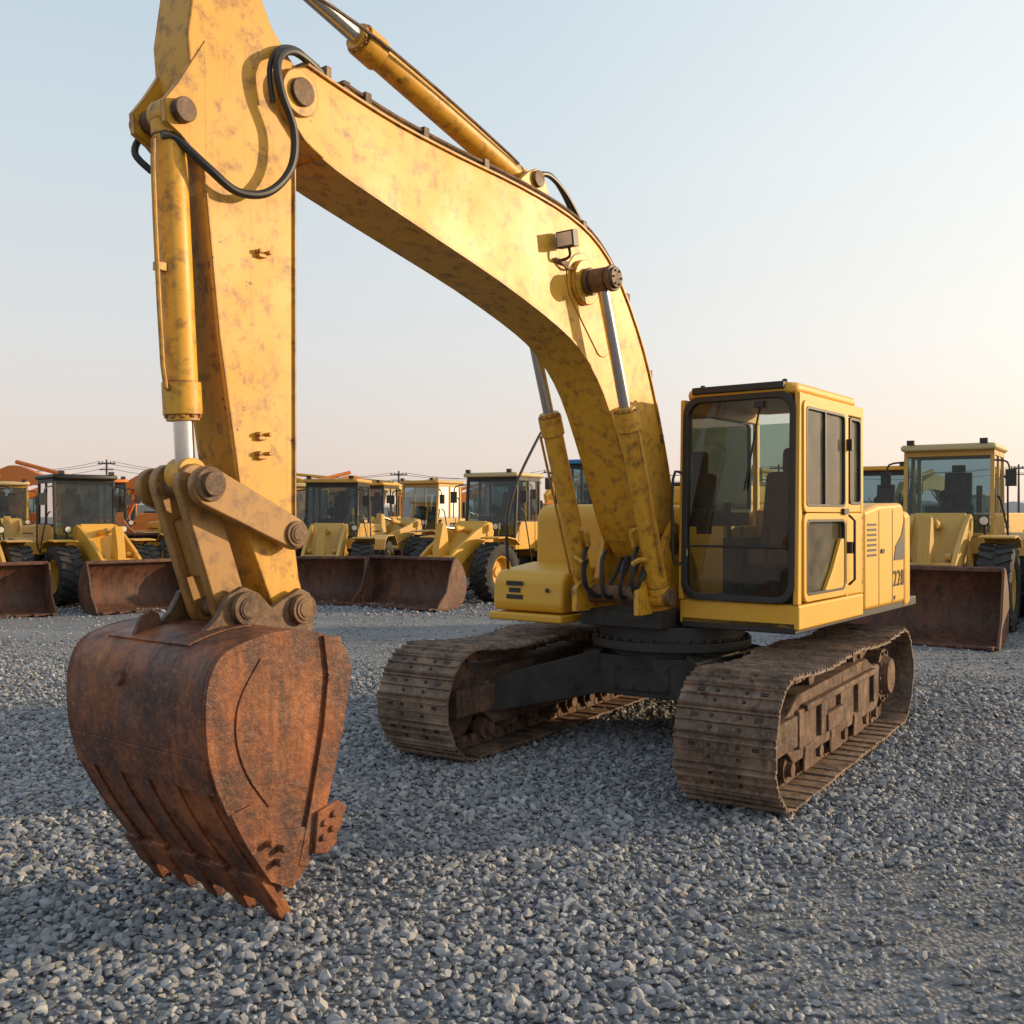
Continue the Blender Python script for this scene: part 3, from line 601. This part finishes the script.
B=MB(); B.tube([(.475,1.04,2.86),(.495,.98,2.5),(.505,.92,2.2)],.008,6,2); B.box((.48,1.04,2.88),(.04,.08,.05)); B.obj('wiper',BLK,UP)
B=MB(); B.tube([(xf,y0+.02,1.6),(xf+.07,y0-.02,1.65),(xf+.07,y0-.02,2.3),(xf,y0+.02,2.35)],.012,8,3)
B.obj('cab_handrail',BLK,UP,.004)

# ---------------------------------------------------------------- wheel loader
def wheel(T,RM,x,y,r_,w,o):
    prof=[(r_*.56,-w*.42),(r_*.62,-w*.48),(r_*.80,-w*.5),(r_*.93,-w*.45),(r_*.96,-w*.3),(r_*.96,w*.3),(r_*.93,w*.45),(r_*.80,w*.5),(r_*.62,w*.48),(r_*.56,w*.42)]
    T.lathe(prof,(x,y,r_),32)
    for i in range(22):
        for s_ in(-1,1):
            a=2*math.pi*(i+.5*(s_>0))/22
            M=Matrix.Rotation(-a,3,'Y')@Matrix.Rotation(R(25*s_),3,'X')
            T.box((x+r_*.965*math.cos(a),y+s_*w*.25,r_+r_*.965*math.sin(a)),(r_*.07,w*.46,r_*.11),M)
    s_=-1 if o<0 else 1
    RM.lathe([(r_*.57,s_*w*.40),(r_*.50,s_*w*.36),(r_*.46,s_*w*.1),(r_*.2,s_*w*.08),(r_*.16,s_*w*.16),(.001,s_*w*.17)],(x,y,r_),28)
    RM.cyl((x,y-w*.05,r_),(x,y+w*.05,r_),r_*.56,n=28)
def loader(loc,hd,sc=1,Yl=LY1,lift=0,roofm=None,art=0,style=0,bw=1.32,beacon=False):
    E=empty('wheel_loader',(loc[0],loc[1],0),math.atan2(hd[1],hd[0]),None,sc)
    A=empty('front_frame_pivot',(0,0,0),art,E)
    T=MB();RM=MB()
    for o in(-1,1): wheel(T,RM,-1.5,o*.98,.74,.55,o)
    T.obj('rear_tires',TIRE,E); RM.obj('rear_rims',Yl,E)
    T=MB();RM=MB()
    for o in(-1,1): wheel(T,RM,1.45,o*.98,.74,.55,o)
    T.obj('front_tires',TIRE,A); RM.obj('front_rims',Yl,A)
    B=MB(); B.prism([(-.95,1.0),(-.95,1.95),(-1.3,2.0),(-2.9,1.92),(-3.25,1.75),(-3.3,1.0)],-.62,.62); B.obj('engine_hood',Yl,E,.06,3)
    B=MB(); B.prism([(-2.5,.62),(-3.35,.62),(-3.5,.8),(-3.5,1.25),(-3.3,1.35),(-2.5,1.25)],-1.05,1.05); B.obj('counterweight',Yl,E,.06,3)
    B=MB()
    for o in(-1,1): B.shell([(-2.35,1.30),(-2.15,1.52),(-1.9,1.62),(-1.1,1.62),(-.8,1.5),(-.65,1.2)],o*1.0-.30,o*1.0+.30,-.04)
    B.obj('rear_fenders',Yl,E,.01)
    B=MB()
    for o in(-1,1): B.shell([(.75,1.42),(.95,1.56),(1.3,1.62),(1.7,1.60)],o*.98-.29,o*.98+.29,-.04)
    B.prism([(.25,.55),(.25,1.25),(.7,1.35),(.8,1.95),(1.1,2.0),(1.35,1.6),(2.0,1.1),(2.0,.6)],-.42,.42)
    B.obj('front_frame',Yl,A,.02)
    B=MB(); B.bx(-2.6,.1,-.45,.45,.55,1.05); B.bx(-.35,.5,-.2,.2,.5,1.2)
    for o in(-1,1):
        B.bx(-.75,.05,o*.95-.18,o*.95+.18,.48,.53); B.bx(-.75,.05,o*.95-.18,o*.95+.18,.85,.90); B.bx(-.8,-.7,o*.95-.18,o*.95+.18,.48,1.25)
    B.cyl((-1.5,-.8,.74),(-1.5,.8,.74),.16)
    B.obj('rear_chassis',DRK,E,.01)
    B=MB(); B.cyl((1.45,-.8,.74),(1.45,.8,.74),.16); B.obj('front_axle',DRK,A)
    B=MB(); B.prism([(-.95,1.25),(-.95,1.98),(.1,1.98),(.42,1.55),(.42,1.25)],-.78,.78)
    B.obj('cab_body',Yl,E,.03)
    pm_=BLK if style==0 else Yl
    B=MB()
    for o in(-1,1):
        yy=o*.74
        B.prism([(-.96,1.9),(-.88,1.9),(-.86,3.14),(-.94,3.14)],yy-.035,yy+.035)
        B.prism([(.44,1.45),(.37,1.45),(.24,3.14),(.31,3.14)],yy-.035,yy+.035)
        B.prism([(-.36,1.9),(-.29,1.9),(-.29,3.14),(-.36,3.14)],yy-.03,yy+.03)
        B.bx(-.92,.28,yy-.03,yy+.03,3.04,3.14); B.bx(-.92,.4,yy-.031,yy+.031,1.94,2.0)
    B.bx(-.96,-.88,-.74,.74,3.04,3.14); B.bx(.23,.31,-.74,.74,3.04,3.14); B.box((.40,0,1.60),(.06,1.5,.07))
    B.obj('cab_frame',pm_,E,.012)
    B=MB(); B.prismz([(-1.1,-.82),(-1.1,.82),(.42,.82),(.5,.7),(.5,-.7),(.42,-.82)],3.14,3.26); B.obj('cab_roof',roofm or Yl,E,.055,4)
    G=MB(); G.add([(.40,-.72,1.6),(.40,.72,1.6),(.28,.72,3.06),(.28,-.72,3.06)],[(0,1,2,3)])
    for o in(-1,1): G.add([(-.9,o*.745,2.0),(.36,o*.745,2.0),(.26,o*.745,3.06),(-.9,o*.745,3.06)],[(0,1,2,3)])
    G.add([(-.92,-.72,2.0),(-.92,.72,2.0),(-.90,.72,3.06),(-.90,-.72,3.06)],[(0,1,2,3)])
    G.obj('cab_glass',GLL,E)
    B=MB(); B.bx(-.75,-.3,-.25,.25,1.98,2.2); B.prism([(-.7,2.15),(-.82,2.75),(-.72,2.78),(-.58,2.2)],-.24,.24); B.bx(-.82,-.74,-.12,.12,2.78,2.92)
    B.tube([(.3,0,1.95),(.1,0,2.3)],.04,8,1); B.cyl((.12,0,2.28),(.09,0,2.31),.2); B.bx(.1,.35,-.4,.4,1.95,2.12)
    B.obj('cab_interior',DRK,E,.02)
    B=MB()
    for o in(-1,1):
        B.tube([(.3,o*.78,2.95),(.5,o*1.0,2.9),(.5,o*1.05,2.7)],.018,8,3); B.box((.5,o*1.06,2.62),(.04,.18,.3))
        B.box((.48,o*.62,3.30),(.07,.13,.08))
        B.tube([(-.7,o*.8,1.2),(-.7,o*.86,1.5),(-.7,o*.86,2.6),(-.7,o*.8,2.7)],.018,8,1)
        B.tube([(-.05,o*1.0,.9),(.1,o*1.0,1.4),(.1,o*.85,2.2),(.2,o*.8,2.3)],.018,8,2)
    B.cyl((-1.9,.2,1.9),(-1.9,.2,2.55),.06); B.cyl((-2.3,-.25,1.9),(-2.3,-.25,2.25),.09)
    B.tube([(.36,.1,1.66),(.34,-.1,2.1),(.31,-.3,2.4)],.01,6,1)
    for z in np.linspace(1.2,1.7,5): B.bx(-2.8,-1.9,-.63,.63,z,z+.04)
    if beacon: B.cyl((-.6,.4,3.26),(-.6,.4,3.5),.02)
    B.obj('mirrors_and_rails',BLK,E)
    if beacon:
        B=MB(); B.cyl((-.6,.4,3.42),(-.6,.4,3.58),.06,.05); B.obj('beacon',ORG,E)
    B=MB()
    for o in(-1,1): B.box((1.0,o*.7,1.86),(.1,.18,.18)); B.tube([(.95,o*.7,1.6),(.95,o*.7,1.8)],.03,6,1)
    B.obj('headlight_housings',BLK,A,.02)
    B=MB()
    for o in(-1,1): B.cyl((1.051,o*.7,1.86),(1.06,o*.7,1.86),.07)
    B.obj('headlight_lenses',LAMP,A)
    B=MB(); dz=lift
    arm=[(.85,1.65),(.85,1.9),(1.05,1.98),(1.6,1.75),(2.3,1.35+dz*.6),(2.85,.95+dz),(3.01,.66+dz),(3.01,.44+dz),(2.92,.40+dz),(2.6,.60+dz*.9),(2.0,1.05+dz*.5),(1.3,1.45)]
    for o in(-1,1): B.prism(arm,o*.46-.045,o*.46+.045)
    B.cyl((2.35,-.46,1.05+dz*.7),(2.35,.46,1.05+dz*.7),.12)
    B.prism([(2.1,1.0+dz*.6),(2.25,1.9+dz*.6),(2.4,1.95+dz*.6),(2.55,1.4+dz*.6),(2.6,.8+dz*.6),(2.45,.65+dz*.6)],-.10,.10)
    B.obj('lift_arms',Yl,A,.015)
    B=MB(); C2=MB(); hyd(B,C2,(1.0,1.75),(2.33,1.85+dz*.6),.08,.045,.6,0)
    for o in(-1,1): hyd(B,C2,(1.0,.95),(2.2,1.25+dz*.6),.065,.04,.55,o*.33)
    C2.obj('loader_cylinder_rods',CHR,A); B.prism([(2.45,.8+dz*.6),(2.5,.9+dz*.6),(3.0,.74+dz),(3.0,.66+dz)],-.05,.05); B.obj('loader_cylinders',Yl,A)
    prof=[(4.12,.03),(3.7,.03),(3.35,.06),(3.15,.20),(3.06,.45),(3.10,.75),(3.25,1.0),(3.42,1.15)]
    pc=[(x,z+dz) for x,z in cr2(prof,3)]
    B=MB(); B.shell(pc,-bw,bw,.035)
    sd=pc+[(3.52,1.13+dz),(3.68,.75+dz),(3.78,.40+dz),(4.05,.14+dz)]
    for o in(-1,1): B.prism(sd,o*bw-.02,o*bw+.02)
    B.box((4.12,0,.03+dz),(.16,2*bw+.06,.035)); B.bx(3.36,3.46,-bw,bw,1.10+dz,1.16+dz)
    for yy in np.linspace(-bw+.08,bw-.08,7): B.box((4.22,yy,.035+dz),(.2,.08,.05))
    for o in(-1,1): B.prism([(2.9,.40+dz),(3.045,.40+dz),(3.04,.50+dz),(3.045,.62+dz),(2.92,.66+dz)],o*.46-.09,o*.46+.09)
    B.prism([(2.94,.60+dz),(3.06,.56+dz),(3.075,.74+dz),(2.96,.78+dz)],-.09,.09)
    B.obj('loader_bucket',RUSTD,A,.006)
    return E
loader((8.35,19.0),(-.55,-.835),1.02,LY2,0,CREAM,0,1,1.32)
loader((12.3,19.6),(-.55,-.835),1.02,LY1,.1)
loader((-.35,24.6),(-.49,-.87),.93,LY1,0,CREAM,R(-6),0)
loader((-2.75,32),(-.55,-.84),.95,LY2,.35,None,0,1,1.3)
loader((-4.6,26),(-.12,-.99),.90,LY2,.0,None,R(8))
loader((-10.1,23.4),(.66,-.75),.90,LY1,0,BLK,R(3),0,1.2)
loader((-12.25,22.2),(.62,-.78),.90,LY2,.0,None,0,0,1.2)
loader((-9.0,28.6),(.6,-.8),.93,LY1,.25,None,R(-10),0,1.3)
loader((-6.2,29.8),(.7,-.72),.90,LY2,0,CREAM,0,1)
loader((2.4,30),(-.5,-.87),1.12,LY1,0,BLUE)
loader((6.2,27.5),(-.5,-.87),1.0,LY2,0,None,0,1)
loader((10.9,29.5),(-.5,-.87),1.05,LY1,.3)
loader((15.3,27),(-.5,-.87),1.0,LY1)
loader((-12.6,30.5),(.6,-.8),.95,ORG,.4,None,0,0)
loader((-16.8,33),(.5,-.87),.95,LY2,.2,CREAM,0,1)
loader((-5.3,37),(-.3,-.95),.98,LY1,.6,None,R(10))
loader((-.2,36.5),(-.6,-.8),1.0,LY2,.5,BLUE)
loader((3.6,39),(.3,-.95),1.0,ORG,.2)
loader((-8.9,36.5),(.4,-.9),1.0,LY1,.5,CREAM,0,1)
# ---------------------------------------------------------------- background excavators
def bg_exc(loc,ang,col,s=1,reach=0):
    E=empty('tracked_excavator',(loc[0],loc[1],0),ang,None,s)
    B=MB()
    for o in(-1,1):
        B.prism(capsule((-1.6,.46),(1.6,.46),.45,.45),o*1.2-.3,o*1.2+.3)
        for x in np.linspace(-1.6,1.6,18): B.box((x,o*1.2,.93),(.06,.6,.05))
    B.bx(-.9,.9,-1,1,.45,.8); B.cyl((0,0,.8),(0,0,1.05),.65); B.obj('tracks',TRKF,E,.01)
    B=MB(); B.prism([(.4,1.05),(.4,1.6),(-1,1.9),(-1.1,2.2),(-2.6,2.2),(-2.8,1.9),(-2.8,1.05)],-1.3,1.3)
    B.bx(-1.0,.65,.4,1.3,1.6,1.8); B.bx(-1.0,.62,.4,1.3,2.88,2.98)
    for x in(-.98,.55):
        for y in(.42,1.23): B.bx(x,x+.07,y,y+.06,1.8,2.9)
    B.obj('body',col,E,.05)
    G=MB(); G.bx(-.94,.58,.45,1.26,1.8,2.88); G.obj('cab_windows',GLL,E)
    B=MB(); q=reach
    B.prism(cr2([(.1,1.6),(.6,1.5),(1.4,2.7),(2.2,3.15),(3.4,3.1),(4.6,2.7+q),(4.75,2.9+q),(4.4,3.1+q),(3.0,3.7),(2.2,3.85),(1.2,3.4)],3),-.2,.2)
    B.prism([(4.2,3.3+q),(4.6,3.5+q),(5.0,2.9+q),(4.6,.9+q),(4.4,.9+q)],-.15,.15)
    B.cyl((2.4,0,4.0),(4.4,0,3.5+q),.08)
    for o in(-1,1): B.cyl((.8,o*.3,1.4),(1.7,o*.3,3.2),.08)
    B.obj('boom_and_stick',col,E,.02)
    pr=[(x,z+q) for x,z in ((4.3,.85),(4.6,1.05),(4.95,.95),(5.1,.6),(4.9,.25),(4.5,.02))]
    B=MB(); B.shell(pr,-.5,.5,-.03)
    for o in(-1,1): B.prism(pr,o*.5-.02,o*.5+.02)
    B.obj('bucket',RUSTD,E)
bg_exc((-21,38),R(-10),ORG,1.0); bg_exc((-19,48),R(200),ORG,.95); bg_exc((-16.5,40),R(-12),ORG,.95)
bg_exc((-4.9,43.5),R(212),ORG,.95); bg_exc((-8.8,46),R(-25),LY2,.9,.3); bg_exc((-1.5,50),R(200),LY2,.95); bg_exc((6,47),R(205),LY1,1.0); bg_exc((19,42),R(215),LY1,.95); bg_exc((.6,45),R(205),ORG,.85); bg_exc((-26,36),R(-30),LY1,.95)
bg_exc((-13,50),R(-15),LY1,1.0,.3); bg_exc((-25,52),R(-15),ORG,1.0,.2); bg_exc((-6,56),R(190),ORG,1.0,.3)
# ---------------------------------------------------------------- far setting
def pole(x,y,h):
    E=empty('utility_pole',(x,y,0)); B=MB(); B.cyl((0,0,0),(0,0,h),.20,.13,n=10)
    B.box((0,0,h-.6),(2.6,.16,.18)); B.box((0,0,h-1.5),(2.0,.16,.16))
    for xx in(-1.1,-.6,.6,1.1): B.cyl((xx,0,h-.5),(xx,0,h-.25),.07,n=8)
    B.obj('pole_shaft',WOOD,E); return E
pl=[(-82,150,9.6),(-60,148,10.2),(-38,150,9.4),(-17,150,8.6),(6,150,9),(40,150,9.6),(76,150,9.6)]
for x,y,h in pl: pole(x,y,h)
W=MB()
pl2=[(-125,155,9.6)]+pl+[(115,150,9.6)]
for (xa,ya,ha),(xb,yb,hb) in zip(pl2[:-1],pl2[1:]):
    for off in(-1.1,0,1.1):
        W.tube([(xa+(xb-xa)*t+off,ya+(yb-ya)*t,ha-.3+(hb-ha)*t-1.1*4*t*(1-t)-(.9 if off==0 else 0)) for t in np.linspace(0,1,9)],.032,5,1)
W.obj('power_lines',BLK,None)
def shed(x,y,w,d,h,mat):
    E=empty('warehouse',(x,y,0)); B=MB(); B.prismx([(-d/2,0),(-d/2,h),(0,h*1.2),(d/2,h),(d/2,0)],-w/2,w/2); B.obj('walls',mat,E)
    D=MB()
    for k in np.arange(-w/2+2,w/2-2,5): D.bx(k,k+2.2,-d/2-.05,-d/2+.02,0 if int(k)%2 else 1.2,2.6)
    D.obj('doors_and_windows',DRK,E)
shed(-60,170,34,14,3.6,CONC); shed(-10,185,26,12,3.4,WHT); shed(55,180,40,14,3.8,CONC); shed(100,170,30,14,3.6,WHT)
m,nt,b=new_mat('distant_foliage'); co=N(nt,'ShaderNodeTexCoord').outputs['Object']
nt.links.new(ramp(nt,noi(nt,co,.8,4,.6),[(.3,(.06,.06,.045)),(.7,(.12,.115,.085))]),b.inputs['Base Color']); b.inputs['Roughness'].default_value=.95
vs=[];fs=[]
for i in range(14000):
    cx=random.uniform(-260,260); hgt=1.5+2.2*max(0,noise.noise(Vector((cx*.05,0,0)))+.3)+.8*noise.noise(Vector((cx*.4,3,0)))
    x=cx+random.gauss(0,.5); y=230+random.uniform(-3,3); z=random.uniform(0,1)**.8*hgt*1.3
    s_=random.uniform(.3,.7); o=len(vs)
    for k in range(3): vs.append((x+random.uniform(-s_,s_),y+random.uniform(-s_,s_),z+random.uniform(-s_,s_)))
    fs.append((o,o+1,o+2))
me=bpy.data.meshes.new('distant_trees'); me.from_pydata(vs,[],fs); me.materials.append(m)
o=bpy.data.objects.new('distant_trees',me); scene.collection.objects.link(o)
# ---------------------------------------------------------------- light
AZ=R(78); EL=R(13)
dirv=Vector((math.sin(AZ)*math.cos(EL),math.cos(AZ)*math.cos(EL),math.sin(EL)))
w=bpy.data.worlds.new('World'); scene.world=w; w.use_nodes=True; nt=w.node_tree; bg=nt.nodes['Background']
sk=N(nt,'ShaderNodeTexSky'); sk.sky_type='NISHITA'; sk.sun_disc=False; sk.sun_elevation=EL; sk.sun_rotation=AZ; sk.air_density=1.0; sk.dust_density=3.0; sk.ozone_density=1.5
bg.inputs[1].default_value=.13
tc=N(nt,'ShaderNodeTexCoord'); sx=N(nt,'ShaderNodeSeparateXYZ'); nt.links.new(tc.outputs['Generated'],sx.inputs[0])
hz_=ramp(nt,sx.outputs['Z'],[(0,(.90,.71,.62)),(.06,(.91,.78,.71)),(.16,(.85,.84,.83)),(.32,(.74,.83,.88)),(.5,(.61,.75,.86)),(1,(.38,.51,.68))])
dt=N(nt,'ShaderNodeVectorMath',operation='DOT_PRODUCT'); nt.links.new(tc.outputs['Generated'],dt.inputs[0]); dt.inputs[1].default_value=dirv
gl=ramp(nt,dt.outputs['Value'],[(0,(0,0,0)),(.3,(.08,.07,.05)),(.7,(.32,.26,.17)),(1,(.90,.68,.40))])
hc=mix(nt,1,hz_,gl,'ADD')
sc_=mix(nt,1,hc,(7.7,7.7,7.7),'MULTIPLY')
fin=mix(nt,.82,sk.outputs[0],sc_)
nt.links.new(fin,bg.inputs[0])
sd=bpy.data.lights.new('sun','SUN'); sd.energy=4.3; sd.angle=R(.6); sd.color=(1,.72,.42)
so=bpy.data.objects.new('sun',sd); scene.collection.objects.link(so)
so.rotation_euler=dirv.to_track_quat('Z','Y').to_euler()
scene.view_settings.view_transform='Standard'; scene.view_settings.look='None'; scene.view_settings.exposure=0
cd=bpy.data.cameras.new('camera'); cd.sensor_width=36; cd.lens=35.16; cd.clip_end=4000; cd.clip_start=.1
co_=bpy.data.objects.new('camera',cd); scene.collection.objects.link(co_); co_.location=(0,0,2.0); co_.rotation_euler=(R(90.17),0,0)
scene.camera=co_
